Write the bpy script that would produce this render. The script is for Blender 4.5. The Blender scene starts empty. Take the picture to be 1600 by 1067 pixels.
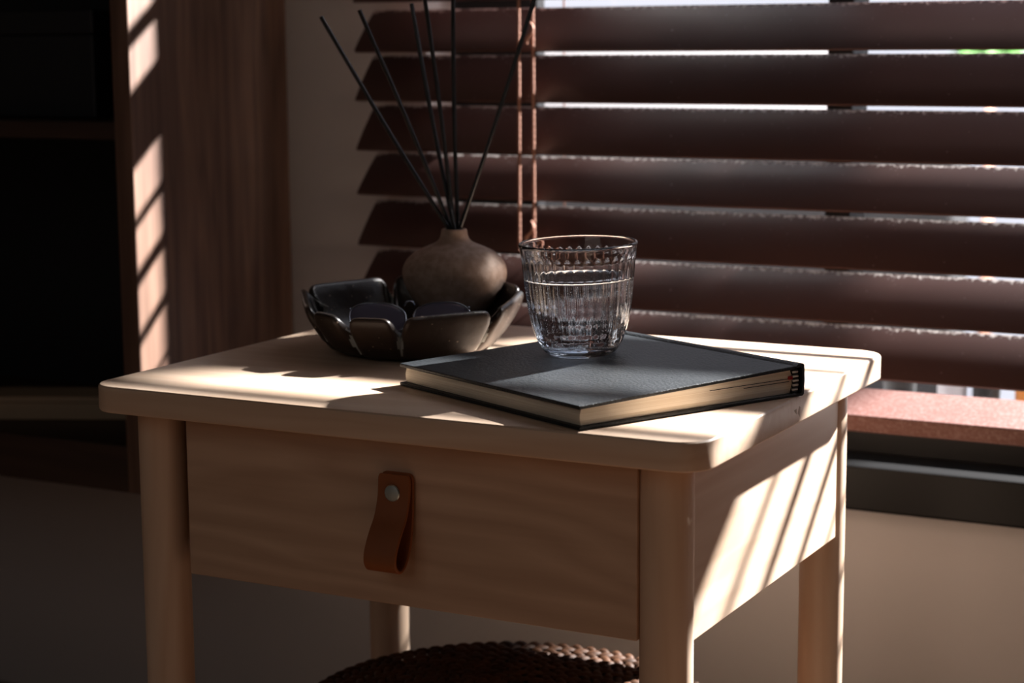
import bpy, bmesh, math, random
from mathutils import Vector, Matrix

random.seed(7)
H = 0.55                      # height of the table top above the floor; all z below are relative to it
S = bpy.context.scene
COL = S.collection

# ------------------------------------------------------------------ camera
cam_d = bpy.data.cameras.new('camera')
cam = bpy.data.objects.new('camera', cam_d)
COL.objects.link(cam)
rt = Vector((0.8853, 0.4651, -0.0069)).normalized()
fw = Vector((-0.4604, 0.8740, -0.1555)).normalized()
up = rt.cross(fw).normalized()
rt = fw.cross(up).normalized()
M = Matrix((rt, up, -fw)).transposed().to_4x4()
M.translation = Vector((0.4429, -1.0972, 0.2524 + H))
cam.matrix_world = M
cam_d.sensor_width = 36
cam_d.lens = 2963.6 / 1600 * 36
cam_d.clip_start = 0.05
cam_d.dof.use_dof = True
cam_d.dof.focus_distance = 1.36
cam_d.dof.aperture_fstop = 7.0
S.camera = cam

# ------------------------------------------------------------------ light
w = bpy.data.worlds.new('sky'); S.world = w; w.use_nodes = True
bg = w.node_tree.nodes['Background']
bg.inputs['Color'].default_value = (0.86, 0.88, 1.0, 1)
bg.inputs['Strength'].default_value = 1.1

def lamp(name, kind, loc, energy, color, **kw):
    d = bpy.data.lights.new(name, kind); o = bpy.data.objects.new(name, d)
    COL.objects.link(o); o.location = loc; d.energy = energy; d.color = color
    for k, v in kw.items(): setattr(d, k, v)
    return o
key = lamp('window_lamp', 'POINT', (0.76, 2.0, 1.38 + H), 2700, (1.0, 0.975, 0.95), shadow_soft_size=0.030)
fill = lamp('room_fill', 'AREA', (-0.4, -2.3, 1.35 + H), 3.6, (1.0, 0.90, 0.82), size=1.6)  # unseen fill lamp added behind the camera to lift the shaded sides
fill.rotation_euler = (Vector((-0.2, 0.5, 0.0 + H)) - fill.location).to_track_quat('-Z', 'Y').to_euler()

S.view_settings.view_transform = 'Standard'
S.view_settings.look = 'None'
S.view_settings.exposure = 0.0
S.view_settings.gamma = 1
S.view_settings.use_curve_mapping = False
S.cycles.max_bounces = 12
S.cycles.transmission_bounces = 12
S.cycles.transparent_max_bounces = 16
S.cycles.caustics_refractive = True
S.cycles.caustics_reflective = False
S.cycles.sample_clamp_indirect = 4
S.cycles.use_denoising = True

# ------------------------------------------------------------------ materials
def lin(c):
    return tuple((v / 12.92 if v <= 0.04045 else ((v + 0.055) / 1.055) ** 2.4) for v in c)
def hexc(h):
    return lin(tuple(int(h[i:i + 2], 16) / 255 for i in (0, 2, 4))) + (1,)

def mat(name, col, rough=0.5, spec=0.5, bump=None, var=None, coat=0, metal=0, trans=0, ior=1.45):
    m = bpy.data.materials.new(name); m.use_nodes = True
    nt = m.node_tree; b = nt.nodes['Principled BSDF']
    b.inputs['Base Color'].default_value = col
    b.inputs['Roughness'].default_value = rough
    b.inputs['Specular IOR Level'].default_value = spec
    b.inputs['Metallic'].default_value = metal
    b.inputs['Coat Weight'].default_value = coat
    b.inputs['Transmission Weight'].default_value = trans
    b.inputs['IOR'].default_value = ior
    tc = nt.nodes.new('ShaderNodeTexCoord')
    if var:
        sc, col2, lo, hi = var
        n = nt.nodes.new('ShaderNodeTexNoise'); n.inputs['Scale'].default_value = sc; n.inputs['Detail'].default_value = 6
        r = nt.nodes.new('ShaderNodeValToRGB')
        r.color_ramp.elements[0].position = lo; r.color_ramp.elements[1].position = hi
        r.color_ramp.elements[0].color = col; r.color_ramp.elements[1].color = col2
        nt.links.new(tc.outputs['Object'], n.inputs['Vector']); nt.links.new(n.outputs['Fac'], r.inputs['Fac'])
        nt.links.new(r.outputs['Color'], b.inputs['Base Color'])
    if bump:
        sc, st, dist = bump
        n = nt.nodes.new('ShaderNodeTexNoise'); n.inputs['Scale'].default_value = sc; n.inputs['Detail'].default_value = 4
        bp = nt.nodes.new('ShaderNodeBump'); bp.inputs['Strength'].default_value = st; bp.inputs['Distance'].default_value = dist
        nt.links.new(tc.outputs['Object'], n.inputs['Vector']); nt.links.new(n.outputs['Fac'], bp.inputs['Height'])
        nt.links.new(bp.outputs['Normal'], b.inputs['Normal'])
    return m

def wood(name, light, dark, axis, rough=0.45, rings=9.0, stretch=14.0, contrast=1.0, coat=0.0):
    m = bpy.data.materials.new(name); m.use_nodes = True
    nt = m.node_tree; L = nt.links; N = nt.nodes
    b = N['Principled BSDF']; b.inputs['Roughness'].default_value = rough
    b.inputs['Coat Weight'].default_value = coat; b.inputs['Coat Roughness'].default_value = 0.5
    tc = N.new('ShaderNodeTexCoord'); mp = N.new('ShaderNodeMapping')
    s = [stretch] * 3; s[axis] = 1.0
    mp.inputs['Scale'].default_value = s
    L.new(tc.outputs['Object'], mp.inputs['Vector'])
    n1 = N.new('ShaderNodeTexNoise'); n1.inputs['Scale'].default_value = 1.1; n1.inputs['Detail'].default_value = 3
    n1.inputs['Distortion'].default_value = 0.35
    L.new(mp.outputs['Vector'], n1.inputs['Vector'])
    mu = N.new('ShaderNodeMath'); mu.operation = 'MULTIPLY'; mu.inputs[1].default_value = rings
    L.new(n1.outputs['Fac'], mu.inputs[0])
    fr = N.new('ShaderNodeMath'); fr.operation = 'PINGPONG'; fr.inputs[1].default_value = 0.5
    L.new(mu.outputs[0], fr.inputs[0])
    n2 = N.new('ShaderNodeTexNoise'); n2.inputs['Scale'].default_value = 14; n2.inputs['Detail'].default_value = 8
    mp2 = N.new('ShaderNodeMapping'); s2 = [7.0] * 3; s2[axis] = 0.35; mp2.inputs['Scale'].default_value = s2
    L.new(tc.outputs['Object'], mp2.inputs['Vector']); L.new(mp2.outputs['Vector'], n2.inputs['Vector'])
    ad = N.new('ShaderNodeMath'); ad.operation = 'ADD'
    m1 = N.new('ShaderNodeMath'); m1.operation = 'MULTIPLY'; m1.inputs[1].default_value = 0.75 * contrast
    L.new(fr.outputs[0], m1.inputs[0]); L.new(m1.outputs[0], ad.inputs[0])
    m2 = N.new('ShaderNodeMath'); m2.operation = 'MULTIPLY'; m2.inputs[1].default_value = 0.9 * contrast
    L.new(n2.outputs['Fac'], m2.inputs[0]); L.new(m2.outputs[0], ad.inputs[1])
    r = N.new('ShaderNodeValToRGB')
    r.color_ramp.elements[0].position = 0.25; r.color_ramp.elements[1].position = 0.95
    r.color_ramp.elements[0].color = light; r.color_ramp.elements[1].color = dark
    L.new(ad.outputs[0], r.inputs['Fac']); L.new(r.outputs['Color'], b.inputs['Base Color'])
    bp = N.new('ShaderNodeBump'); bp.inputs['Strength'].default_value = 0.12; bp.inputs['Distance'].default_value = 0.0006
    L.new(n2.outputs['Fac'], bp.inputs['Height']); L.new(bp.outputs['Normal'], b.inputs['Normal'])
    return m

BL, BD = (0.78, 0.60, 0.46, 1), (0.68, 0.48, 0.34, 1)
W_X = wood('birch_along_x', BL, BD, 0)
W_Y = wood('birch_along_y', BL, BD, 1)
W_Z = wood('birch_along_z', BL, BD, 2)
W_DR = wood('birch_drawer_front', (0.70, 0.50, 0.36, 1), (0.54, 0.36, 0.25, 1), 0, rings=20, stretch=6.0, contrast=1.1)
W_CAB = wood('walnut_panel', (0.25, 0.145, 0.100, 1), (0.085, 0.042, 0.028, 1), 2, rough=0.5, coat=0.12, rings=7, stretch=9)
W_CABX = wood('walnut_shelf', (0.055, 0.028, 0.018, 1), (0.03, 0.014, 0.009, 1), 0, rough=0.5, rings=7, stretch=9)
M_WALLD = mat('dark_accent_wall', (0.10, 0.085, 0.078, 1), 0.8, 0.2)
M_WALL = mat('painted_wall', (0.50, 0.472, 0.47, 1), 0.75, 0.3, bump=(60, 0.15, 0.002))
M_CEIL = mat('ceiling_paint', (0.25, 0.235, 0.22, 1), 0.8, 0.2)
M_FLOOR = wood('oak_floor', (0.13, 0.075, 0.045, 1), (0.08, 0.045, 0.028, 1), 0, rough=0.4)
M_FRAME = mat('dark_window_frame', (0.010, 0.010, 0.011, 1), 0.45, 0.2)
M_SILL = mat('dark_sill', (0.008, 0.008, 0.0085, 1), 0.4, 0.18, bump=(40, 0.1, 0.001))
M_STRAP = mat('tan_leather', (0.36, 0.125, 0.045, 1), 0.5, 0.4, bump=(240, 0.25, 0.0008), var=(9, (0.27, 0.09, 0.032, 1), 0.35, 0.7))
M_STEEL = mat('brushed_steel', (0.62, 0.72, 0.72, 1), 0.35, 0.5, metal=1.0)
M_CLOTH = mat('black_book_cloth', (0.010, 0.013, 0.016, 1), 0.46, 0.38, bump=(420, 0.9, 0.0007), var=(26, (0.024, 0.028, 0.032, 1), 0.35, 0.75))
M_THREAD = mat('white_headband_thread', (0.75, 0.73, 0.7, 1), 0.7)
M_BLACKT = mat('black_headband_thread', (0.01, 0.01, 0.01, 1), 0.7)
M_RED = mat('red_ribbon', (0.35, 0.01, 0.01, 1), 0.5)
M_VASE = mat('brown_stoneware', (0.42, 0.31, 0.25, 1), 0.68, 0.35, bump=(420, 0.5, 0.0005), var=(160, (0.32, 0.225, 0.175, 1), 0.38, 0.62))
M_REED = mat('black_reed', (0.014, 0.016, 0.019, 1), 0.26, 0.7)
M_CORD = mat('brown_cord', (0.34, 0.17, 0.12, 1), 0.65, 0.3)
M_BLACKBOX = mat('black_box_board', (0.012, 0.013, 0.016, 1), 0.5)
M_PALEB = mat('pale_wood_box', (0.42, 0.31, 0.21, 1), 0.6)
M_LENS = None

# page block: thin sheet lines across the thickness
def pages():
    m = bpy.data.materials.new('paper_pages'); m.use_nodes = True
    nt = m.node_tree; N = nt.nodes; L = nt.links; b = N['Principled BSDF']; b.inputs['Roughness'].default_value = 0.8
    tc = N.new('ShaderNodeTexCoord'); mp = N.new('ShaderNodeMapping'); mp.inputs['Scale'].default_value = (2, 2, 900)
    n = N.new('ShaderNodeTexNoise'); n.inputs['Scale'].default_value = 1.5; n.inputs['Detail'].default_value = 3
    r = N.new('ShaderNodeValToRGB'); r.color_ramp.elements[0].position = 0.3; r.color_ramp.elements[1].position = 0.62
    r.color_ramp.elements[0].color = (0.70, 0.60, 0.46, 1); r.color_ramp.elements[1].color = (0.90, 0.83, 0.70, 1)
    L.new(tc.outputs['Object'], mp.inputs['Vector']); L.new(mp.outputs['Vector'], n.inputs['Vector'])
    L.new(n.outputs['Fac'], r.inputs['Fac']); L.new(r.outputs['Color'], b.inputs['Base Color'])
    bp = N.new('ShaderNodeBump'); bp.inputs['Strength'].default_value = 0.4; bp.inputs['Distance'].default_value = 0.0004
    L.new(n.outputs['Fac'], bp.inputs['Height']); L.new(bp.outputs['Normal'], b.inputs['Normal'])
    return m
M_PAGE = pages()

# blind slat: dark red-brown stain with settled dust on the far upper edge (local +v side)
def slat_mat():
    m = bpy.data.materials.new('mahogany_blind_slat'); m.use_nodes = True
    nt = m.node_tree; N = nt.nodes; L = nt.links; b = N['Principled BSDF']
    b.inputs['Roughness'].default_value = 0.36; b.inputs['Specular IOR Level'].default_value = 0.5
    tc = N.new('ShaderNodeTexCoord')
    uv = N.new('ShaderNodeSeparateXYZ'); L.new(tc.outputs['Object'], uv.inputs[0])
    n = N.new('ShaderNodeTexNoise'); n.inputs['Scale'].default_value = 260; n.inputs['Detail'].default_value = 4
    L.new(tc.outputs['Object'], n.inputs['Vector'])
    n3 = N.new('ShaderNodeTexNoise'); n3.inputs['Scale'].default_value = 6; L.new(tc.outputs['Object'], n3.inputs['Vector'])
    # dust amount rises over the last millimetres of local y
    mr = N.new('ShaderNodeMapRange'); mr.inputs['From Min'].default_value = 0.0225; mr.inputs['From Max'].default_value = 0.0300
    mr.inputs['To Min'].default_value = -0.12; mr.inputs['To Max'].default_value = 0.22
    L.new(uv.outputs['Y'], mr.inputs['Value'])
    a = N.new('ShaderNodeMath'); a.operation = 'ADD'; L.new(n.outputs['Fac'], a.inputs[0]); L.new(mr.outputs[0], a.inputs[1])
    r = N.new('ShaderNodeValToRGB'); r.color_ramp.elements[0].position = 0.58; r.color_ramp.elements[1].position = 0.74
    L.new(a.outputs[0], r.inputs['Fac'])
    mx = N.new('ShaderNodeMix'); mx.data_type = 'RGBA'
    mx.inputs['A'].default_value = (0.060, 0.028, 0.024, 1); mx.inputs['B'].default_value = (0.50, 0.46, 0.44, 1)
    L.new(r.outputs['Color'], mx.inputs['Factor']); L.new(mx.outputs['Result'], b.inputs['Base Color'])
    rr = N.new('ShaderNodeMapRange'); rr.inputs['To Min'].default_value = 0.36; rr.inputs['To Max'].default_value = 0.9
    L.new(r.outputs['Color'], rr.inputs['Value']); L.new(rr.outputs[0], b.inputs['Roughness'])
    return m
M_SLAT = slat_mat()
M_RAIL = mat('mahogany_bottom_rail', (0.155, 0.070, 0.058, 1), 0.42, 0.5, bump=(500, 0.4, 0.0006), var=(320, (0.23, 0.135, 0.122, 1), 0.45, 0.70))

# dark glaze on the tray: near black, metallic brown, fine pin holes
def glaze(name='dark_brown_glaze', c0=(0.008, 0.008, 0.008, 1), c1=(0.030, 0.018, 0.012, 1), rough=0.28, spec=0.5):
    m = bpy.data.materials.new(name); m.use_nodes = True
    nt = m.node_tree; N = nt.nodes; L = nt.links; b = N['Principled BSDF']
    b.inputs['Roughness'].default_value = rough; b.inputs['Specular IOR Level'].default_value = spec; b.inputs['Coat Roughness'].default_value = 0.15
    tc = N.new('ShaderNodeTexCoord')
    n = N.new('ShaderNodeTexNoise'); n.inputs['Scale'].default_value = 16; n.inputs['Detail'].default_value = 5; n.inputs['Distortion'].default_value = 0.4
    L.new(tc.outputs['Object'], n.inputs['Vector'])
    r = N.new('ShaderNodeValToRGB'); e = r.color_ramp.elements
    e[0].position = 0.38; e[0].color = c0; e[1].position = 0.70; e[1].color = c1
    L.new(n.outputs['Fac'], r.inputs['Fac'])
    v = N.new('ShaderNodeTexVoronoi'); v.inputs['Scale'].default_value = 170; L.new(tc.outputs['Object'], v.inputs['Vector'])
    vr = N.new('ShaderNodeValToRGB'); vr.color_ramp.elements[0].position = 0.09; vr.color_ramp.elements[1].position = 0.16
    vr.color_ramp.elements[0].color = (1, 1, 1, 1); vr.color_ramp.elements[1].color = (0, 0, 0, 1)
    L.new(v.outputs['Distance'], vr.inputs['Fac'])
    n4 = N.new('ShaderNodeTexNoise'); n4.inputs['Scale'].default_value = 60; L.new(tc.outputs['Object'], n4.inputs['Vector'])
    g = N.new('ShaderNodeMath'); g.operation = 'GREATER_THAN'; g.inputs[1].default_value = 0.50; L.new(n4.outputs['Fac'], g.inputs[0])
    mm = N.new('ShaderNodeMath'); mm.operation = 'MULTIPLY'; L.new(vr.outputs['Color'], mm.inputs[0]); L.new(g.outputs[0], mm.inputs[1])
    mx = N.new('ShaderNodeMix'); mx.data_type = 'RGBA'; mx.inputs['B'].default_value = (0.30, 0.24, 0.19, 1)
    L.new(mm.outputs[0], mx.inputs['Factor']); L.new(r.outputs['Color'], mx.inputs['A']); L.new(mx.outputs['Result'], b.inputs['Base Color'])
    bp = N.new('ShaderNodeBump'); bp.inputs['Strength'].default_value = 0.5; bp.inputs['Distance'].default_value = 0.0008
    n5 = N.new('ShaderNodeTexNoise'); n5.inputs['Scale'].default_value = 120; L.new(tc.outputs['Object'], n5.inputs['Vector'])
    L.new(n5.outputs['Fac'], bp.inputs['Height']); L.new(bp.outputs['Normal'], b.inputs['Normal'])
    return m
M_GLAZE = glaze()
M_POOL_GLINT = mat('pale_glaze_notch_glint', (0.30, 0.32, 0.32, 1), 0.22, 0.6)  # pale glaze in the notches, its paleness partly a painted highlight
M_CLAY = glaze('matte_brown_clay', (0.014, 0.009, 0.0065, 1), (0.034, 0.020, 0.014, 1), 0.48, 0.3)
M_GLASS = mat('clear_glass', (1, 1, 1, 1), 0.0, 0.5, trans=1, ior=1.47)
M_WATER = mat('water', (0.82, 0.90, 1, 1), 0.0, 0.5, trans=1, ior=1.33)
M_BUB = mat('bubble_air', (0.95, 0.97, 1, 1), 0.12, 1.0)
M_LENS = mat('blue_black_lens', (0.11, 0.11, 0.16, 1), 0.05, 0.7, coat=0.6)
M_BASKET = mat('dark_seagrass', (0.085, 0.034, 0.014, 1), 0.6, 0.2, var=(45, (0.035, 0.014, 0.006, 1), 0.35, 0.7))

def pane_mat():
    m = bpy.data.materials.new('window_pane_glass'); m.use_nodes = True
    nt = m.node_tree; N = nt.nodes; L = nt.links
    for n in list(N):
        if n.type != 'OUTPUT_MATERIAL': N.remove(n)
    o = [n for n in N if n.type == 'OUTPUT_MATERIAL'][0]
    t = N.new('ShaderNodeBsdfTransparent'); g = N.new('ShaderNodeBsdfGlossy'); g.inputs['Roughness'].default_value = 0.02
    mx = N.new('ShaderNodeMixShader'); mx.inputs[0].default_value = 0.05
    L.new(t.outputs[0], mx.inputs[1]); L.new(g.outputs[0], mx.inputs[2]); L.new(mx.outputs[0], o.inputs[0])
    return m
M_PANE = pane_mat()

# ------------------------------------------------------------------ builders
def V(x, y, z): return Vector((x, y, z + H))

def thing(name, label, cat, loc, group=None):
    o = bpy.data.objects.new(name, None); COL.objects.link(o); o.empty_display_size = 0.02
    o.location = loc
    o['label'] = label; o['category'] = cat
    if group: o['group'] = group
    return o
def tag(o, label, cat, group=None):
    o['label'] = label; o['category'] = cat
    if group: o['group'] = group
    return o

class MB:
    def __init__(s): s.v = []; s.f = []
    def add(s, vs, fs):
        n = len(s.v); s.v += [Vector(a) for a in vs]; s.f += [tuple(i + n for i in f) for f in fs]; return s
    def box(s, a, b, bev=0.0):
        # a box with bevelled edges (all twelve) written out as a convex hull
        bm = bmesh.new()
        x0, y0, z0 = a; x1, y1, z1 = b
        c = Vector(((x0 + x1) / 2, (y0 + y1) / 2, (z0 + z1) / 2))
        bmesh.ops.create_cube(bm, size=1)
        for v in bm.verts: v.co = Vector((v.co.x * (x1 - x0), v.co.y * (y1 - y0), v.co.z * (z1 - z0))) + c
        if bev > 0: bmesh.ops.bevel(bm, geom=bm.edges[:], offset=bev, segments=2, affect='EDGES', profile=0.5)
        bm.verts.index_update()
        s.add([v.co.copy() for v in bm.verts], [[v.index for v in f.verts] for f in bm.faces]); bm.free(); return s
    def loft(s, rings, close=True, cap0=True, cap1=True):
        n = len(rings[0]); vs = [p for r in rings for p in r]; fs = []
        for i in range(len(rings) - 1):
            for j in range(n if close else n - 1):
                k = (j + 1) % n
                fs.append((i * n + j, i * n + k, (i + 1) * n + k, (i + 1) * n + j))
        if cap0: fs.append(tuple(reversed(range(n))))
        if cap1: fs.append(tuple((len(rings) - 1) * n + j for j in range(n)))
        return s.add(vs, fs)
    def tube(s, pts, r, n=10, cap=True):
        pts = [Vector(p) for p in pts]; rings = []
        t0 = (pts[1] - pts[0]).normalized()
        a = t0.orthogonal().normalized()
        for i, p in enumerate(pts):
            t = (pts[min(i + 1, len(pts) - 1)] - pts[max(i - 1, 0)]).normalized()
            a = (a - t * a.dot(t)).normalized(); b = t.cross(a)
            rr = r[i] if isinstance(r, (list, tuple)) else r
            rings.append([p + (a * math.cos(q) + b * math.sin(q)) * rr for q in [2 * math.pi * k / n for k in range(n)]])
        return s.loft(rings, True, cap, cap)
    def lathe(s, prof, n=64, center=(0, 0), cap0=True, cap1=True):
        rings = [[Vector((center[0] + r * math.cos(2 * math.pi * k / n), center[1] + r * math.sin(2 * math.pi * k / n), z)) for k in range(n)] for r, z in prof]
        return s.loft(rings, True, cap0, cap1)
    def xform(s, m): s.v = [m @ v for v in s.v]; return s
    def build(s, name, material, parent=None, smooth=False, angle=None):
        me = bpy.data.meshes.new(name)
        off = parent_world(parent)
        me.from_pydata([tuple(v - off) for v in s.v], [], s.f)
        bm = bmesh.new(); bm.from_mesh(me); bmesh.ops.recalc_face_normals(bm, faces=bm.faces[:]); bm.to_mesh(me); bm.free()
        me.materials.append(material)
        if smooth:
            me.polygons.foreach_set('use_smooth', [True] * len(me.polygons))
            if angle is not None: me.set_sharp_from_angle(angle=math.radians(angle))
        me.update()
        o = bpy.data.objects.new(name, me); COL.objects.link(o)
        if parent: o.parent = parent
        return o
def parent_world(p):
    # only translations are used for parents built in world coordinates
    off = Vector((0, 0, 0))
    while p is not None and not p.get('_local'):
        off += p.location; p = p.parent
    return off
def local_root(o): o['_local'] = 1; return o

def struct(o): o['kind'] = 'structure'; return o

def rrect(x0, y0, x1, y1, r, ins=0.0, n=8):
    pts = []
    for cx, cy, a0 in ((x1 - r, y1 - r, 0), (x0 + r, y1 - r, 90), (x0 + r, y0 + r, 180), (x1 - r, y0 + r, 270)):
        for k in range(n + 1):
            a = math.radians(a0 + 90 * k / n); pts.append((cx + (r - ins) * math.cos(a), cy + (r - ins) * math.sin(a)))
    return pts
def slab(x0, y0, x1, y1, z0, z1, r, bev, bot=None, seg=3):
    bot = bev if bot is None else bot
    rings = []
    for k in range(seg + 1):
        t = k / seg * math.pi / 2; rings.append([Vector((x, y, z0 + bot * (1 - math.sin(t)) )) for x, y in rrect(x0, y0, x1, y1, r, bot * (1 - math.cos(t)) )][:] )
    rings = []
    for k in range(seg + 1):
        t = k / seg * math.pi / 2
        rings.append([Vector((x, y, z0 + bot * (1 - math.cos(t)))) for x, y in rrect(x0, y0, x1, y1, r, bot * (1 - math.sin(t)))])
    for k in range(seg + 1):
        t = k / seg * math.pi / 2
        rings.append([Vector((x, y, z1 - bev * (1 - math.sin(t)))) for x, y in rrect(x0, y0, x1, y1, r, bev * (1 - math.cos(t)))])
    return MB().loft(rings)

# ------------------------------------------------------------------ room shell
YW = 0.66
struct(MB().box((-2.3, -3.2, -0.03), (2.8, YW + 0.2, 0)).build('floor', M_FLOOR))
struct(MB().box((-2.3, -3.2, 2.45), (2.8, YW + 0.2, 2.5)).build('ceiling', M_CEIL))
struct(MB().box((-2.35, -3.2, 0), (-2.3, YW + 0.2, 2.45)).build('wall_left', M_WALLD))
struct(MB().box((2.8, -3.2, 0), (2.85, YW + 0.2, 2.45)).build('wall_right', M_WALLD))
struct(MB().box((-2.3, -3.25, 0), (2.8, -3.2, 2.45)).build('wall_front', M_WALLD))
WX0, WX1, WZ0, WZ1 = -0.583, 0.95, -0.150, 1.15
wb = MB()
wb.box((-2.3, YW, 0), (WX0, YW + 0.2, 2.45))
wb.box((WX1, YW, 0), (2.8, YW + 0.2, 2.45))
wb.box((WX0, YW, 0), (WX1, YW + 0.2, WZ0 + H))
wb.box((WX0, YW, WZ1 + H), (WX1, YW + 0.2, 2.45))
struct(wb.build('wall_back', M_WALL))
# window: frame, mullions, panes
win = bpy.data.objects.new('window_1', None); COL.objects.link(win); win.location = V(0.6, 0.70, WZ0); win['kind'] = 'structure'
FY0, FY1 = 0.676, 0.736
f = MB()
f.box((WX0, 0.716, WZ0 + H), (-0.480, FY1, WZ1 + H), 0.002)
f.box((0.88, FY0, WZ0 + H), (WX1, FY1, WZ1 + H), 0.002)
f.box((WX0 + 0.0005, FY0, WZ0 + H), (0.88, FY1, -0.098 + H), 0.002)
f.box((-0.484, FY0, WZ1 - 0.07 + H), (0.88, FY1, WZ1 + H), 0.002)
f.build('window_frame', M_FRAME, win)
MB().box((-0.150, FY0 + 0.01, -0.098 + H), (-0.124, FY1, WZ1 - 0.07 + H), 0.002).build('mullion', M_FRAME, win)
for a, b in ((-0.484, -0.150), (-0.124, 0.88)):
    MB().box((a, 0.722, -0.098 + H), (b, 0.726, WZ1 - 0.07 + H)).build('pane', M_PANE, win)
struct(MB().box((-0.62, 0.61, -0.190 + H), (1.00, 0.6755, -0.146 + H), 0.003).build('trim_1', M_SILL))

# ------------------------------------------------------------------ outdoors, seen as slivers between the slats
M_PALE = mat('pale_render', (0.24, 0.23, 0.235, 1), 0.8)
M_DARKO = mat('dark_balcony_panel', (0.02, 0.02, 0.021, 1), 0.6)
M_GREEN = mat('leaf_green', (0.05, 0.14, 0.03, 1), 0.6)
M_ORANGE = mat('orange_pot', (0.85, 0.30, 0.05, 1), 0.6)
M_GREYP = mat('grey_stone', (0.45, 0.45, 0.45, 1), 0.8)

# ------------------------------------------------------------------ blind
blind = thing('venetian_blind', 'dark red-brown wooden venetian blind with wide tilted slats across the window', 'blind', V(0.2, 0.62, -0.12))
BX0, BX1 = -0.6345, 1.02
tops = {}
bots = {1: .2449, 2: .1945, 3: .1430, 4: .0966, 5: .0431, 6: -.0072, 7: -.0590}
hts = {1: .0410, 2: .0440, 3: .0435, 4: .0395, 5: .0425, 6: .0400, 7: .0410}
NS = 25
for k in range(-NS + 8, 8):
    zb = bots.get(k, .2449 + .0512 * (1 - k)); hz = hts.get(k, .0425)
    if k == 0: hz, zb = 0.0572, 0.2955
    tilt = math.asin(hz / 0.0585)
    w2, th = 0.03, 0.0014
    ring = []
    nseg = 8
    upper = []; lower = []
    for i in range(nseg + 1):
        u = -w2 + 2 * w2 * i / nseg
        crown = 0.0016 * (1 - (u / w2) ** 2)
        upper.append((u, crown + th)); lower.append((u, crown - th))
    sec = [upper[0]] + upper[1:] + lower[::-1]
    x0 = -(BX1 - BX0) / 2; x1 = -x0
    rings = [[Vector((x, u, v)) for u, v in sec] for x in (x0, x1)]
    mb = MB().loft(rings)
    # bevel-ish edges come from the thin section; keep local so that dust follows the far edge
    me = bpy.data.meshes.new('slat'); me.from_pydata([tuple(v) for v in mb.v], [], mb.f)
    bm = bmesh.new(); bm.from_mesh(me); bmesh.ops.recalc_face_normals(bm, faces=bm.faces[:]); bm.to_mesh(me); bm.free()
    me.materials.append(M_SLAT)
    me.polygons.foreach_set('use_smooth', [True] * len(me.polygons)); me.set_sharp_from_angle(angle=math.radians(35))
    o = bpy.data.objects.new('slat', me); COL.objects.link(o); o.parent = blind
    yc = 0.600 + w2 * math.cos(tilt); zc = zb + hz / 2
    o.location = Vector(((BX0 + BX1) / 2, yc, zc + H)) - blind.location
    o.rotation_euler = (tilt, 0, 0)
# bottom rail
rail = MB()
sec = []
for (u, v) in ((-0.028, 0.002), (-0.026, 0.004), (0.026, 0.004), (0.028, 0.002), (0.028, -0.012), (0.026, -0.014), (-0.026, -0.014), (-0.028, -0.012)):
    sec.append((u, v))
ra = math.radians(19)
rings = [[Vector((x, 0.627 + u * math.cos(ra) - v * math.sin(ra), -0.0905 + H + u * math.sin(ra) + v * math.cos(ra))) for u, v in sec] for x in (BX0, BX1)]
rail.loft(rings)
rail.build('bottom_rail', M_RAIL, blind)
MB().box((BX0 - 0.005, 0.59, 1.18 + H), (BX1 + 0.005, 0.655, 1.24 + H), 0.003).build('head_rail', M_RAIL, blind)
# ladder strings and twisted lift cords
def twisted(x0, y0, z0, x1, y1, z1, r, name, turns=None):
    mb = MB(); L = ((x1 - x0) ** 2 + (y1 - y0) ** 2 + (z1 - z0) ** 2) ** .5
    turns = turns or L / 0.0062; n = int(turns * 8)
    for ph in (0, math.pi):
        pts = []
        for i in range(n + 1):
            t = i / n; a = 2 * math.pi * turns * t + ph
            pts.append((x0 + (x1 - x0) * t + r * 0.55 * math.cos(a), y0 + (y1 - y0) * t + r * 0.55 * math.sin(a), z0 + (z1 - z0) * t + H))
        mb.tube(pts, r * 0.62, 5)
    return mb
CY = 0.590
twisted(-0.434, CY, 0.95, -0.4365, CY, 0.045, 0.0016, 0).build('lift_cord', M_CORD, blind, True)
twisted(-0.424, CY + .004, 0.95, -0.4215, CY + .004, -0.075, 0.0016, 0).build('lift_cord', M_CORD, blind, True)
for x in (-0.4215, 0.2, 0.85):
    MB().tube([(x, 0.662, 1.18 + H), (x, 0.662, -0.09 + H)], 0.0009, 6).build('ladder_string', M_CORD, blind, True)
for zc in (0.262, 0.066):
    pts = []
    for i in range(15):
        t = i / 14
        pts.append((-0.4215 + 0.004 * math.sin(t * 5) - 0.002 * t * (1 if zc < 0.2 else -0.2), CY - 0.003 - 0.004 * math.sin(t * 3), zc + 0.010 - 0.021 * t + H))
    MB().tube(pts, [0.0012 + 0.0007 * math.sin(i / 14 * math.pi * 2) ** 2 for i in range(15)], 7).build('cord_knot', M_CORD, blind, True)

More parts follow.
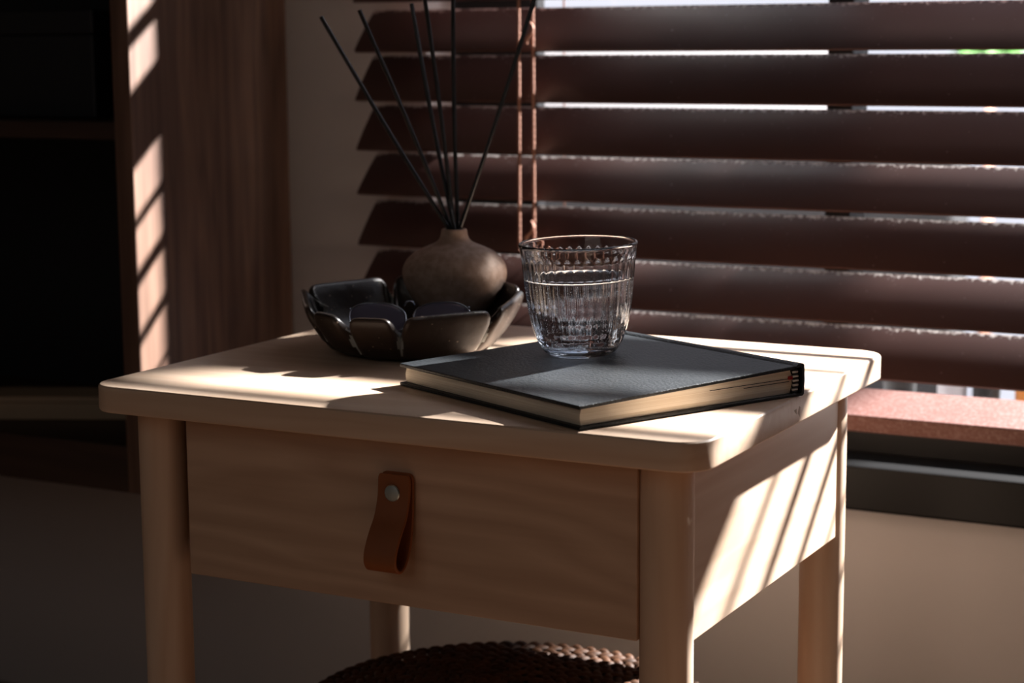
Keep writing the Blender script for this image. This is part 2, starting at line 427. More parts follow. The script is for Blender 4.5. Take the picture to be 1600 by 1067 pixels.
# ------------------------------------------------------------------ bookcase at the left
CX, CYF = -0.7604, 0.388
cab = thing('bookcase', 'dark walnut open bookcase with sun stripes on its tall side panel', 'bookcase', V(-1.25, 0.52, -H))
CT = 0.022
MB().box((CX - CT, CYF, -0.198 + H), (CX, YW - 0.001, 1.6 + H), 0.0015).build('side_panel', W_CAB, cab)
MB().box((-1.75, CYF, -0.198 + H), (-1.728, YW - 0.001, 1.6 + H), 0.0015).build('side_panel', W_CAB, cab)
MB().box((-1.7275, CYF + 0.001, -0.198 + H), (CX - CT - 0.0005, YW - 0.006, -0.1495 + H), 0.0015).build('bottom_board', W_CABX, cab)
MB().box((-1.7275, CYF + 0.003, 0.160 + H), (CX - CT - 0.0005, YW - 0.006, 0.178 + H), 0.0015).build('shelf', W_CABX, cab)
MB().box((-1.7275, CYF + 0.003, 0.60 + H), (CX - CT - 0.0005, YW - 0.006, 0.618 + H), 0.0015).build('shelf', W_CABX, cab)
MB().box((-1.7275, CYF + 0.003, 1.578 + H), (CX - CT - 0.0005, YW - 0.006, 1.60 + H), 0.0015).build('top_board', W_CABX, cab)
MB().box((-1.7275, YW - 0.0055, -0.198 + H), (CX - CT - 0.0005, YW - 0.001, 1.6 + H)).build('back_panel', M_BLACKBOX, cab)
# pale box in the lowest compartment, its front turned square to the viewer
pb = local_root(thing('wooden_box', 'pale wooden box lying turned in the lowest compartment of the dark bookcase', 'box', V(-0.905, 0.478, -0.149)))
pb.rotation_euler = (0, 0, math.radians(25))
for nm, a, b, m_ in (('box_body', (-0.18, 0, 0), (0.068, 0.055, 0.019), M_PALEB), ('lid', (-0.182, -0.002, 0.0195), (0.070, 0.057, 0.026), M_PALEB)):
    MB().box(a, b, 0.001).build(nm, m_, pb)
bb = local_root(thing('storage_box', 'black storage box standing on the upper shelf of the bookcase', 'box', V(-0.925, 0.53, 0.179)))
MB().box((-0.13, -0.10, 0), (0.085, 0.10, 0.085), 0.002).build('box_body', M_BLACKBOX, bb)
MB().box((-0.132, -0.102, 0.0855), (0.087, 0.102, 0.11), 0.002).build('lid', M_BLACKBOX, bb)

# ------------------------------------------------------------------ bedside table
T = thing('bedside_table', 'light birch bedside table with one drawer and round legs', 'table', V(-0.25, 0.2033, -H))
D = 0.4066; TT = 0.0207
slab(-0.5, 0, 0, D, -TT + H, 0 + H, 0.024, 0.0028, 0.0025).build('table_top', W_X, T, True, 28)
E_, R_ = 0.0402, 0.0183
for x in (-0.5 + E_, -E_):
    for y in (E_, D - E_):
        MB().lathe([(R_ - 0.004, 0.0), (R_ - 0.001, 0.002), (R_, 0.006), (R_, -TT + H)], 48, (x, y)).build('leg', W_Z, T, True, 40)
# side and back panels between the legs
PZ = -0.1480
MB().box((-0.040, E_ + 0.010, PZ + H), (-0.0255, D - E_ - 0.010, -TT + H), 0.0008).build('side_panel', W_Y, T)
MB().box((-0.470, E_ + 0.010, PZ + H), (-0.456, D - E_ - 0.010, -TT + H), 0.0008).build('side_panel', W_Y, T)
MB().box((-0.45, D - 0.044, PZ + H), (-0.05, D - 0.030, -TT + H), 0.0008).build('back_panel', W_X, T)
MB().box((-0.458, D - 0.0295, -0.238 + H), (-0.145, D - 0.022, -0.060 + H), 0.0008).build('hidden_shade_board', W_X, T)  # unseen board added to keep lamp light off the pouf and back leg
dr = MB().box((-0.4267, 0.026, -0.1450 + H), (-0.0557, 0.041, -TT - 0.0012 + H), 0.0009).build('drawer', W_DR, T)
for a, b, nm in (((-0.42, 0.0415, -0.140), (-0.408, 0.34, -0.035), 'drawer_side'), ((-0.074, 0.0415, -0.140), (-0.062, 0.34, -0.035), 'drawer_side'), ((-0.4075, 0.0415, -0.138), (-0.0745, 0.34, -0.132), 'drawer_bottom')):
    MB().box((a[0], a[1], a[2] + H), (b[0], b[1], b[2] + H)).build(nm, W_Y, dr)
# leather loop pull: a strap folded into a drop, screwed at the top
def strap():
    path = [(0.0190, -0.0475), (0.0186, -0.055), (0.0180, -0.062), (0.0158, -0.070), (0.0125, -0.078), (0.0058, -0.086), (0.0008, -0.094),
            (-0.0022, -0.1005), (-0.0030, -0.106), (-0.0012, -0.1105), (0.0030, -0.1135), (0.0080, -0.1130), (0.0130, -0.1085), (0.0175, -0.100), (0.0205, -0.090), (0.0222, -0.080),
            (0.0230, -0.068), (0.0232, -0.058), (0.0232, -0.0465)]
    # smooth the path
    for _ in range(2):
        q = [path[0]]
        for a, b in zip(path, path[1:]):
            q += [(a[0] * .75 + b[0] * .25, a[1] * .75 + b[1] * .25), (a[0] * .25 + b[0] * .75, a[1] * .25 + b[1] * .75)]
        q.append(path[-1]); path = q
    th = 0.0024 / 2; x0, x1 = -0.2525, -0.2262; bv = 0.0006
    rings = []
    for i, (y, z) in enumerate(path):
        a = path[max(i - 1, 0)]; b = path[min(i + 1, len(path) - 1)]
        t = Vector((b[0] - a[0], b[1] - a[1])).normalized(); n = Vector((-t.y, t.x))
        # the top ends are rounded off at the corners
        dz = max(0.0, (z + 0.0515) / 0.005); c = 0.0035 * (1 - math.sqrt(max(0, 1 - min(1, dz) ** 2)))
        ring = []
        for (x, o) in ((x0 + c, -th + bv), (x0 + c + bv, -th), (x1 - c - bv, -th), (x1 - c, -th + bv), (x1 - c, th - bv), (x1 - c - bv, th), (x0 + c + bv, th), (x0 + c, th - bv)):
            ring.append(Vector((x, y + n.x * o, z + n.y * o + H)))
        rings.append(ring)
    return MB().loft(rings)
hs = strap().build('pull_strap', M_STRAP, dr, True, 40)
hs['label'] = 'tan leather loop pull'
sc = MB()
prof = [(0.0062, 0.0), (0.0062, 0.0006), (0.0056, 0.0012), (0.0040, 0.0015), (0.0, 0.0016)]
n = 32; rings = [[Vector((-0.2400 + r * math.cos(2 * math.pi * k / n), 0.0167 - z, -0.0605 + r * math.sin(2 * math.pi * k / n) + H)) for k in range(n)] for r, z in prof[:-1]]
sc.loft(rings); so = sc.build('screw', M_STEEL, hs, True, 30); so['label'] = 'round steel screw head'

# small burnt-in maker's mark on the right edge of the top
MK = mat('burnt_mark', (0.50, 0.36, 0.26, 1), 0.6)
mk = MB()
for poly in (((0.1758, -0.0090), (0.1815, -0.0084), (0.1817, -0.0127)), ((0.1867, -0.0074), (0.1895, -0.0086), (0.1885, -0.0155), (0.1842, -0.0124))):
    n_ = len(poly)
    mk.add([(0.0001, y, z + H) for y, z in poly] + [(-0.0004, y, z + H) for y, z in poly], [tuple(range(n_)), tuple(reversed(range(n_, 2 * n_)))] + [(i, (i + 1) % n_, n_ + (i + 1) % n_, n_ + i) for i in range(n_)])
mk.build('edge_mark', MK, T)

# ------------------------------------------------------------------ woven pouf under the table
pf = thing('woven_pouf', 'dark woven seagrass pouf standing under the table', 'pouf', V(-0.25, 0.205, -H))
PH = 0.268
prof = [(0.150, 0.0), (0.172, 0.02), (0.182, 0.07), (0.185, 0.14), (0.184, 0.21), (0.176, 0.245), (0.160, 0.262), (0.10, 0.2655), (0.001, 0.266)]
MB().lathe(prof, 64, (-0.25, 0.205)).build('core', M_BASKET, pf, True, 40)
def braid_ring(R, z, out, strands, size, name):
    # a braid: leaf-like strands laid in pairs, leaning alternately
    mb = MB()
    for k in range(strands):
        for s_ in (-1, 1):
            a = 2 * math.pi * (k + (0.5 if s_ > 0 else 0)) / strands
            rad = Vector((math.cos(a), math.sin(a), 0)); tan = Vector((-math.sin(a), math.cos(a), 0))
            nrm = (rad * out + Vector((0, 0, 1)) * (1 - out)).normalized()
            side = tan.cross(nrm).normalized()
            d = (tan * 0.85 + side * s_ * 0.75).normalized()
            wv = d.cross(nrm).normalized()
            c = Vector((-0.25, 0.205, z)) + rad * R + side * s_ * size * 0.30 + nrm * 0.0015
            L_ = size * random.uniform(0.62, 0.72); W_ = size * 0.27; Hh = size * 0.16
            vs = []; nn = 6
            rg = []
            for t, sc_ in ((-1, 0.25), (-0.5, 0.9), (0, 1.0), (0.5, 0.85), (1, 0.2)):
                rg.append([c + d * (t * L_) + (wv * math.cos(q) * W_ + nrm * (math.sin(q) * Hh)) * sc_ + nrm * (0.0022 * (1 - t * t)) for q in [2 * math.pi * i / nn for i in range(nn)]])
            mb.loft(rg)
    return mb.build(name, M_BASKET, pf, True, 60)
for i in range(9):
    R = 0.162 - i * 0.0175
    braid_ring(R, 0.2655, 0.0, max(6, int(2 * math.pi * R / 0.0125)), 0.0150, 'braided_ring')
for R, z, o in ((0.174, 0.252, 0.55), (0.1825, 0.235, 0.9), (0.1855, 0.217, 1.0), (0.186, 0.199, 1.0), (0.187, 0.181, 1.0), (0.187, 0.163, 1.0), (0.187, 0.145, 1.0)):
    braid_ring(R, z, o, 84, 0.0150, 'braided_ring')

# ------------------------------------------------------------------ book
# local frame: x = head edge direction (fore-edge -> spine), y = along the spine towards the back-left, origin at the near corner
bx = Vector((0.0903, 0.1853, 0)).normalized(); ang = math.atan2(bx.y, bx.x)
book = local_root(thing('book', 'closed hardcover book in black cloth lying flat under the water glass', 'book', V(-0.0878, 0.0043, 0.0)))
book.rotation_euler = (0, 0, ang)
BWd, BLn = 0.2055, 0.2165
t0, t1 = 0.0168, 0.0232      # thickness at the fore-edge and at the spine
bt = 0.0026
def wedge(x0, x1, y0, y1, za0, za1, zb0, zb1, bev=0.0006):
    # box whose bottom runs za0->za1 and top zb0->zb1 along x
    bm = bmesh.new(); bmesh.ops.create_cube(bm, size=1)
    for v in bm.verts:
        fx = v.co.x + .5; x = x0 + (x1 - x0) * fx; y = y0 + (y1 - y0) * (v.co.y + .5)
        z = (za0 + (za1 - za0) * fx) if v.co.z < 0 else (zb0 + (zb1 - zb0) * fx)
        v.co = (x, y, z)
    if bev: bmesh.ops.bevel(bm, geom=bm.edges[:], offset=bev, segments=2, affect='EDGES', profile=0.5)
    bm.verts.index_update(); mb = MB(); mb.add([v.co.copy() for v in bm.verts], [[v.index for v in f.verts] for f in bm.faces]); bm.free(); return mb
wedge(0, BWd - 0.007, 0, BLn, 0.0002, 0.0002, bt, bt).build('back_cover', M_CLOTH, book)
wedge(0, BWd - 0.0085, 0, BLn, t0 - bt, t1 - bt - 0.0006, t0, t1 - 0.0006).build('front_cover', M_CLOTH, book)
# spine: strap round the back edge, hinge groove between it and the covers
sp = MB()
secs = []
for (x, z) in ((BWd - 0.0070, 0.0001), (BWd - 0.001, 0.0001), (BWd + 0.0006, 0.0012), (BWd + 0.0012, t1 * 0.5), (BWd + 0.0006, t1 - 0.0004), (BWd - 0.001, t1 + 0.0006), (BWd - 0.0055, t1 + 0.0003), (BWd - 0.0078, t1 - 0.0014),
               (BWd - 0.0078, t1 - 0.0026), (BWd - 0.003, t1 - 0.0018), (BWd - 0.0016, t1 - 0.003), (BWd - 0.0012, t1 * .5), (BWd - 0.0016, 0.003), (BWd - 0.003, 0.0022), (BWd - 0.0070, 0.0022)):
    secs.append((x, z))
sp.loft([[Vector((x, y, z)) for x, z in secs] for y in (0, BLn)])
sp.build('spine', M_CLOTH, book, True, 35)
ins = 0.0035
pg = MB()
# page block, slightly hollow at the fore-edge and rounded at the spine
def pagesec(y):
    r = []
    n_ = 8
    zb0, zb1 = bt + 0.0001, bt + 0.0001
    for i in range(n_ + 1):
        t = i / n_; z = zb0 + (t0 - bt - 0.0002 - zb0) * t
        r.append(Vector((ins - 0.0012 * math.sin(math.pi * t) + 0.0008, y, z)))
    for i in range(n_ + 1):
        t = 1 - i / n_; z = zb1 + (t1 - bt - 0.0009 - zb1) * t
        r.append(Vector((BWd - 0.0105 + 0.0022 * math.sin(math.pi * t), y, z)))
    return r
pg.loft([pagesec(ins), pagesec(BLn - ins)])
po = pg.build('page_block', M_PAGE, book, True, 40); po['label'] = 'cream page block'
# one gap between leaves near the spine
gp = MB()
for (z, x0_, dx) in ((0.0128, 0.118, 0.0), (0.0108, 0.150, 0.0)):
    gp.box((x0_, ins - 0.00015, z), (BWd - 0.0110, ins + 0.001, z + 0.0005))
gp.build('page_gap', M_BLACKT, po)
hb = MB(); hw = MB()
for i in range(11):
    z = bt + 0.0008 + i * (t1 - 2 * bt - 0.002) / 10
    tgt = hw if i % 2 else hb
    tgt.tube([(BWd - 0.0095 + 0.001 * math.sin(i / 10 * math.pi), ins - 0.0014, z), (BWd - 0.0045 + 0.001 * math.sin(i / 10 * math.pi), ins - 0.0014, z)], 0.00085, 8)
    tgt.tube([(BWd - 0.0045 + 0.001 * math.sin(i / 10 * math.pi), ins - 0.0014, z), (BWd - 0.0045, ins + 0.004, z)], 0.00085, 8)
hb.build('headband', M_BLACKT, book, True); h2 = hw.build('headband', M_THREAD, book, True); h2['label'] = 'white headband stitches'
MB().box((BWd - 0.0125, ins - 0.0016, 0.0125), (BWd - 0.0088, ins + 0.0003, 0.0150), 0.0004).build('ribbon', M_RED, book)

# ------------------------------------------------------------------ water glass on the book
slope = math.atan2(t1 - t0 - 0.0006, BWd - 0.0085)
gx = Vector((-0.1700, 0.1775)) - Vector((-0.0878, 0.0043))
gd = gx.x * bx.x + gx.y * bx.y
gz = t0 + (t1 - t0 - 0.0006) * gd / (BWd - 0.0085)
GS = 0.992
glass = local_root(thing('water_glass', 'clear ribbed tumbler of sparkling water standing on the book', 'glass', V(-0.1700, 0.1775, gz + 0.0002)))
q = Vector((0, 0, 1)).rotation_difference(Vector((-bx.x * math.sin(slope), -bx.y * math.sin(slope), math.cos(slope))))
glass.rotation_mode = 'QUATERNION'; glass.rotation_quaternion = q
GN = 288; RIBS = 36
outer = [(0.0, 0.0008), (0.018, 0.0006), (0.0205, 0.0), (0.0240, 0.0004), (0.0275, 0.0026), (0.0300, 0.0060), (0.0325, 0.0105), (0.0350, 0.0170), (0.0372, 0.0250), (0.0390, 0.034), (0.0403, 0.044),
         (0.0414, 0.054), (0.0422, 0.0625), (0.0428, 0.0690), (0.0433, 0.0735), (0.0437, 0.0765), (0.0441, 0.0790), (0.0446, 0.0815), (0.0450, 0.0832)]
lip = [(0.0451, 0.0842), (0.0447, 0.0851), (0.0440, 0.0854), (0.0433, 0.0850), (0.0430, 0.0841)]
inner = [(0.0427, 0.0825), (0.0422, 0.0795), (0.0418, 0.0765), (0.0413, 0.072), (0.0406, 0.065), (0.0395, 0.054), (0.0384, 0.044), (0.0371, 0.034), (0.0353, 0.025), (0.0331, 0.0175), (0.0300, 0.0125), (0.026, 0.0082), (0.020, 0.0066), (0.010, 0.0060), (0.0, 0.0058)]
def fill_(pr, step=0.0022):
    o = [pr[0]]
    for a, b in zip(pr, pr[1:]):
        L_ = math.hypot(b[0] - a[0], b[1] - a[1]); n_ = max(1, int(L_ / step))
        for i in range(1, n_ + 1): o.append((a[0] + (b[0] - a[0]) * i / n_, a[1] + (b[1] - a[1]) * i / n_))
    return o
def flute(phi, z):
    # arched flutes cut in the outside, fading out towards the base
    u = (phi * RIBS / (2 * math.pi)) % 1.0 - 0.5
    top = 0.0765 - 0.0030 * (2 * u) ** 2
    e = min(1.0, max(0.0, (top - z) / 0.0022)); e = e * e * (3 - 2 * e)
    lo = min(1.0, max(0.0, (z - 0.012) / 0.030)); 
    return -0.00085 * e * lo * max(0.0, 1 - (2.1 * u) ** 2)
def ringfn(r, z, rib):
    out_ = []
    for k in range(GN):
        a = 2 * math.pi * k / GN
        rr = r + (flute(a, z) if rib else 0)
        out_.append(Vector((rr * math.cos(a) * GS, rr * math.sin(a) * GS, z * GS)))
    return out_
op = fill_(outer, 0.0014); ip = fill_(inner, 0.0028)
rings = [ringfn(max(r, 0.0002), z, z > 0.012) for r, z in op] + [ringfn(r, z, False) for r, z in lip] + [ringfn(max(r, 0.0002), z, False) for r, z in ip]
gb = MB().loft(rings).build('glass_body', M_GLASS, glass, True)
# water overlaps the inner wall slightly so that light passes straight from glass to water
WL = 0.0590
wp = []
for r, z in fill_(inner, 0.0028)[::-1]:
    if z < WL - 0.0008: wp.append((max(r + 0.00025, 0.0002), z - 0.0002))
import bisect
def inner_r(z):
    pr = sorted([(b, a) for a, b in inner])
    for (z0_, r0_), (z1_, r1_) in zip(pr, pr[1:]):
        if z0_ <= z <= z1_: return r0_ + (r1_ - r0_) * (z - z0_) / (z1_ - z0_)
    return pr[-1][1]
rW = inner_r(WL)
wp += [(rW + 0.00025, WL + 0.0004), (rW - 0.0004, WL + 0.0001), (rW - 0.0012, WL - 0.0003), (rW - 0.003, WL - 0.0005), (0.02, WL - 0.0005), (0.0002, WL - 0.0005)]
wo = MB().loft([ringfn(r, z, False)[::3] for r, z in wp]).build('water', M_WATER, glass, True); wo['label'] = 'clear sparkling water'
bub = MB()
ico = bmesh.new(); bmesh.ops.create_icosphere(ico, subdivisions=1, radius=1.0); ico.verts.index_update()
iv = [v.co.copy() for v in ico.verts]; iff = [[v.index for v in f_.verts] for f_ in ico.faces]; ico.free()
for i in range(1000):
    z = 0.0085 + (WL - 0.011) * random.random() ** 1.25
    a = random.uniform(0, 2 * math.pi)
    if i % 3: a = round(a * 40 / (2 * math.pi)) * 2 * math.pi / 40 + random.uniform(-.02, .02)
    rr = random.choice((0.00022, 0.0003, 0.0004, 0.0005)); r = inner_r(z) - rr * 1.15 - 0.0001
    c = Vector((r * math.cos(a) * GS, r * math.sin(a) * GS, z * GS))
    bub.add([c + v * rr for v in iv], iff)
bo = bub.build('bubbles', M_BUB, glass, True); bo['kind'] = 'stuff'; bo['label'] = 'tiny air bubbles on the inner wall'

# ------------------------------------------------------------------ ceramic tray
TC = Vector((-0.366, 0.258)); tf = Vector((-0.4926, 0.8703)); tr = Vector((0.8703, 0.4926))
tray = thing('petal_tray', 'dark glazed ceramic tray with a petal-shaped notched rim', 'tray', V(TC.x, TC.y, 0.0))
notches = [-105, -57, -33, -5, 47, 100, 146, 194]        # degrees from the front, positive to the right
def lobe(deg):
    # 0 at a notch, 1 in the middle of a petal
    d = deg
    ns = sorted([n_ % 360 for n_ in notches]); d = d % 360
    for i in range(len(ns)):
        a = ns[i]; b = ns[(i + 1) % len(ns)]; span = (b - a) % 360; off = (d - a) % 360
        if off < span:
            t = off / span; edge = min(off, span - off); return t, span, edge
    return 0.5, 45, 22
AR, AF = 0.098, 0.116
def tray_pt(deg, s, z, depth, flat=0.0):
    t, span, edge = lobe(deg)
    sh = 1 - math.exp(-(edge / 1.9) ** 1.2)                 # sharp pinch at the notch
    k = 1 - depth * (1 - sh)
    # petals run straight, not round
    ch = math.cos(math.radians(span / 2)) / math.cos(math.radians((t - 0.5) * span))
    k *= 1 - flat * (1 - ch)
    a = math.radians(deg)
    x = math.sin(a) * AR * s * k; y = -math.cos(a) * AF * s * k
    return Vector((TC.x + tr.x * x + tf.x * y, TC.y + tr.y * x + tf.y * y, z + H))
NT = 720
prof_t = [  # (scale, z, notch depth, flatness, dip at notch)
    (0.02, 0.0075, 0, 0, 0), (0.35, 0.0075, 0, 0, 0), (0.60, 0.0078, 0.01, 0.2, 0), (0.70, 0.0090, 0.03, 0.4, 0), (0.79, 0.0150, 0.08, 0.6, 0), (0.875, 0.0270, 0.13, 0.8, 0.002), (0.93, 0.0380, 0.20, 0.92, 0.009), (0.952, 0.0445, 0.23, 0.92, 0.015),
    (0.965, 0.0468, 0.24, 0.92, 0.017), (0.990, 0.0472, 0.25, 0.92, 0.0175), (1.008, 0.0455, 0.25, 0.92, 0.017), (1.012, 0.0425, 0.24, 0.92, 0.015), (0.990, 0.035, 0.21, 0.92, 0.010), (0.93, 0.0250, 0.16, 0.85, 0.004), (0.85, 0.0145, 0.09, 0.7, 0.001), (0.76, 0.0060, 0.05, 0.5, 0),
    (0.66, 0.0016, 0.02, 0.2, 0), (0.56, 0.0003, 0, 0, 0), (0.35, 0.0003, 0, 0, 0), (0.02, 0.0003, 0, 0, 0)]
rings = []
for s_, z_, dp, fl, dip in prof_t:
    ring = []
    for k in range(NT):
        deg = 360 * k / NT + 0.25
        t, span, edge = lobe(deg); sh = math.exp(-(edge / 2.6) ** 1.4)
        wob = 0.0012 * math.sin(math.radians(deg * 3 + 40)) * (z_ / 0.045) + (0.0015 * max(0, -math.cos(math.radians(deg))) - 0.0062 * max(0, math.cos(math.radians(deg)))) * (z_ / 0.045) ** 2
        ring.append(tray_pt(deg, s_, z_ - dip * sh + wob, dp, fl))
    rings.append(ring)
to = MB().loft(rings).build('tray_body', M_GLAZE, tray, True)
to.data.materials.append(M_CLAY); to.data.materials.append(M_POOL_GLINT)
for p_ in to.data.polygons:
    i_ = p_.index // NT; e_ = lobe(360 * ((p_.index % NT) + 0.5) / NT + 0.25)[2]
    if 10 <= i_ < 19: p_.material_index = 1
    if 4 <= i_ < 15 and e_ < 1.3 + 0.35 * math.sin(i_ * 2.1): p_.material_index = 2      # pale fold glaze, doubling as the sunlit notch highlight


# ------------------------------------------------------------------ vase and reeds
VC = Vector((-0.362, 0.325))
vase = thing('diffuser_vase', 'squat round brown stoneware bottle with narrow neck standing in the tray', 'vase', V(VC.x, VC.y, 0.0125))
vp_ = [(0.0005, 0.0), (0.0165, 0.0), (0.0185, 0.0010), (0.0225, 0.006), (0.031, 0.0145), (0.0380, 0.0235), (0.0432, 0.0325), (0.0455, 0.0415), (0.0452, 0.0480), (0.0420, 0.0550), (0.0345, 0.0620), (0.0250, 0.0665), (0.0170, 0.0695), (0.0135, 0.0722), (0.0120, 0.0750), (0.0113, 0.0785), (0.0110, 0.0808), (0.0104, 0.0818), (0.0088, 0.0818), (0.0078, 0.0808), (0.0074, 0.077), (0.0074, 0.065), (0.012, 0.060), (0.030, 0.052), (0.040, 0.042), (0.030, 0.018), (0.0005, 0.006)]
def smoothp(p, it=2):
    for _ in range(it):
        q_ = [p[0]]
        for a, b in zip(p, p[1:]): q_ += [(a[0] * .75 + b[0] * .25, a[1] * .75 + b[1] * .25), (a[0] * .25 + b[0] * .75, a[1] * .25 + b[1] * .75)]
        q_.append(p[-1]); p = q_
    return p
MB().lathe([(r, z + 0.0125 + H) for r, z in smoothp(vp_, 1)], 72, (VC.x, VC.y)).build('vase_body', M_VASE, vase, True)
# reeds: top offset right / forward / height from the mouth, bottom inside the neck
mouth = Vector((VC.x, VC.y, 0.0933 + H))
right3 = Vector((tr.x, tr.y, 0)); fwd3 = Vector((tf.x, tf.y, 0))
reeds = [(-0.1114, 0.2756, 0.012, -0.0045, 'longest-leaning black reed, leftmost of the six in the bottle'),
         (-0.0777, 0.2807, -0.010, -0.0030, 'black reed with pale tip, second from the left in the bottle'),
         (-0.0343, 0.2863, 0.018, 0.0000, 'black reed third from the left, crossing behind its bright neighbour'),
         (-0.0245, 0.3050, -0.012, 0.0010, 'glossy black reed with bright highlights, left of the upright one'),
         (0.0015, 0.3050, 0.004, 0.0020, 'nearly upright black reed in the stoneware bottle'),
         (0.0705, 0.2900, -0.006, 0.0045, 'black reed leaning right in front of the blind cords')]
for i, (sx, zt, fy, bx_, lab) in enumerate(reeds):
    base = mouth + right3 * ((-0.0046, -0.0030, 0.0002, -0.0001, 0.0032, 0.0048)[i]) + fwd3 * ((-0.0016, 0.0034, -0.0048, -0.0002, 0.0036, -0.0014)[i]) + Vector((0, 0, 0.001))
    top = Vector((VC.x, VC.y, zt + H)) + right3 * sx + fwd3 * fy
    dvec = (top - base).normalized()
    # continue down inside the neck
    bot_ = base - dvec * 0.005
    mb = MB(); pts = []
    for k in range(13):
        t = k / 12; p_ = bot_.lerp(top, t); p_ += right3 * (0.0012 * math.sin(math.pi * t) * (1 if i % 2 else -1)); pts.append(p_)
    mb.tube(pts, 0.0019, 12)
    o = mb.build('reed_stick', M_REED, None, True, 50)
    tag(o, lab, 'reed', 'fragrance reeds in the brown bottle')

# ------------------------------------------------------------------ sunglasses in the tray
sg = thing('sunglasses', 'thin-rimmed sunglasses with blue-black lenses lying in the dark tray', 'sunglasses', V(TC.x, TC.y, 0.03))
def tpt(r_, f_, z_): return Vector((TC.x + tr.x * r_ + tf.x * f_, TC.y + tr.y * r_ + tf.y * f_, z_ + H))
M_RIM = mat('dark_metal_rim', (0.30, 0.33, 0.40, 1), 0.22, 0.5, metal=0.8)
for cx_, tiltx in ((-0.0265, -0.06), (0.0255, 0.03)):
    loop = []
    for k in range(40):
        a = 2 * math.pi * k / 40
        px_ = 0.0225 * math.copysign(abs(math.cos(a)) ** 0.8, math.cos(a)); pz_ = 0.0150 * math.copysign(abs(math.sin(a)) ** 0.85, math.sin(a))
        # lens plane leans back: up goes forward (away) and up
        loop.append((px_, pz_))
    cz, cf = 0.0325, -0.050
    def LP(u, v, bulge=0.0): return tpt(cx_ + u, cf + v * 0.62 - bulge, cz + v * 0.72 + u * tiltx)
    lens = MB(); rg = []
    for s_ in (1.0, 0.8, 0.55, 0.3, 0.02): rg.append([LP(u * s_, v * s_, 0.0022 * (1 - s_ * s_)) for u, v in loop])
    back_ = [[p_ + Vector((tf.x, tf.y, 0)) * 0.0012 for p_ in r_] for r_ in rg]
    lens.loft(list(reversed(rg)) + back_, True, True, True)
    lens.build('lens', M_LENS, sg, True, 50)
    rim_pts = [LP(u * 1.02, v * 1.02) for u, v in loop]; rim_pts.append(rim_pts[0])
    MB().tube(rim_pts, 0.0007, 8, False).build('rim', M_RIM, sg, True)
MB().tube([tpt(-0.0045, -0.047, 0.0420), tpt(-0.003, -0.048, 0.0450), tpt(-0.0005, -0.0485, 0.0458), tpt(0.002, -0.048, 0.0450), tpt(0.0035, -0.047, 0.0420)], 0.0009, 8).build('bridge', M_RIM, sg, True)
for s_ in (-1, 1):
    MB().tube([tpt(-0.0005 + s_ * 0.0485, -0.047, 0.040), tpt(-0.0005 + s_ * 0.047, -0.043, 0.037), tpt(s_ * 0.02, -0.020, 0.0250 + 0.0035 * s_), tpt(-s_ * 0.022, 0.000, 0.0175 + 0.0035 * s_), tpt(-s_ * 0.040, 0.006, 0.0160 + 0.003 * s_)], [0.0008, 0.0008, 0.0009, 0.0014, 0.0016], 8).build('temple', M_RIM, sg, True)

# ------------------------------------------------------------------ things outside the window
tag(MB().box((-3.0, 1.75, -0.30 + H), (-0.30, 1.85, 0.085 + H), 0.01).build('balcony_wall', M_DARKO), 'dark low balcony wall outside, left of the window mullion', 'wall')
tag(MB().box((-0.05, 1.75, -0.30 + H), (3.6, 1.85, 0.070 + H), 0.01).build('balcony_wall', M_DARKO), 'dark low balcony wall outside, right of the window mullion', 'wall')

tag(MB().box((0.224, 1.29, -0.3 + H), (0.245, 1.31, 1.3 + H), 0.002).build('blocker', M_DARKO), 'thin dark bar added outside to shade a table leg, just left of the added post', 'blocker')  # bar added in the lamp's path so the back left leg stays dark
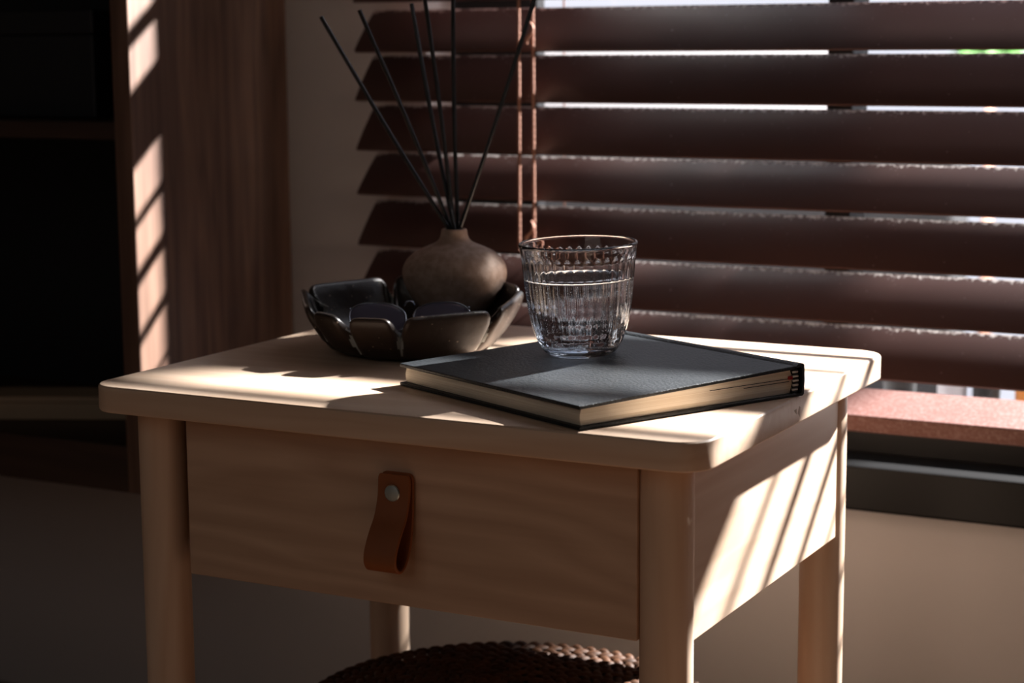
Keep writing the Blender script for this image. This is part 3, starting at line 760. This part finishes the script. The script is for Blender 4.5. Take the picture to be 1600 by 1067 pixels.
# slim post added to shade the vase; ledge and pots show as slivers
tag(MB().box((0.274, 1.28, -H + H - 0.3), (0.312, 1.32, 1.3 + H), 0.003).build('shade_post', M_DARKO), 'slim dark post added outside the window to shade the vase', 'post')
struct(MB().box((-0.58, 0.861, -0.24 + H), (0.95, 1.10, -0.20 + H), 0.003).build('trim_2', M_GREYP))
M_WHITEP = mat('white_pot', (0.85, 0.83, 0.86, 1), 0.6)
def pot(x, y, r, h, m_, lab):
    t = thing('flower_pot', lab, 'flower pot', V(x, y, -0.20))
    MB().lathe([(r * 0.72, -0.20 + H), (r * 0.76, -0.197 + H), (r * 0.96, -0.20 + h - 0.014 + H), (r * 0.9, -0.20 + h - 0.02 + H), (0.004, -0.20 + h - 0.02 + H)], 28, (x, y)).build('pot_body', m_, t, True, 40)
    MB().lathe([(r * 0.95, -0.20 + h - 0.0138 + H), (r * 1.05, -0.20 + h - 0.012 + H), (r * 1.05, -0.20 + h + H), (r * 0.92, -0.20 + h + H), (r * 0.92, -0.20 + h - 0.0138 + H)], 28, (x, y), False, False).build('rim', m_, t, True, 40)
pot(-0.136, 0.915, 0.020, 0.135, M_DARKO, 'dark flower pot outside, first from the left in the lowest gap of the blind')
pot(-0.078, 0.915, 0.018, 0.130, M_WHITEP, 'white flower pot outside between the dark pots, in the lowest gap of the blind')
pot(-0.041, 0.915, 0.0165, 0.135, M_DARKO, 'narrower dark flower pot outside, right of the white pot in the lowest gap')
pot(0.008, 0.915, 0.020, 0.125, M_ORANGE, 'orange flower pot outside at the right end of the lowest gap')
tag(MB().box((-3.2, 3.0, -0.55 + H), (-0.90, 3.15, 0.30 + H), 0.01).build('garden_wall', M_PALE), 'pale rendered garden wall far outside, beyond the balcony', 'wall')
sh = MB(); rnd = random.Random(3)
for i in range(260):
    u = rnd.uniform(-1, 1); a = rnd.uniform(0, 6.283); q_ = math.sqrt(1 - u * u); rr = 0.075 * rnd.uniform(0.5, 1)
    c = Vector((-0.58 + rr * q_ * math.cos(a), 3.1 + rr * q_ * math.sin(a), 0.20 + H + rr * u))
    d1 = Vector((rnd.uniform(-1, 1), rnd.uniform(-1, 1), rnd.uniform(-1, 1))).normalized(); d2 = d1.orthogonal().normalized() * 0.010; d1 *= 0.026
    sh.add([c - d1, c + d2, c + d1, c - d2, c + d1.cross(d2).normalized() * 0.003], [(0, 1, 4), (1, 2, 4), (2, 3, 4), (3, 0, 4), (0, 3, 2, 1)])
shr = thing('shrub', 'small green shrub standing far outside right of the window mullion', 'shrub', V(-0.58, 3.1, -0.55))
fo = sh.build('foliage', M_GREEN, shr); fo['kind'] = 'stuff'
MB().tube([(-0.58, 3.1, 0.0), (-0.575, 3.1, 0.25), (-0.58, 3.1, 0.16 + H)], [0.018, 0.014, 0.008], 8).build('stem', M_CORD, shr, True)
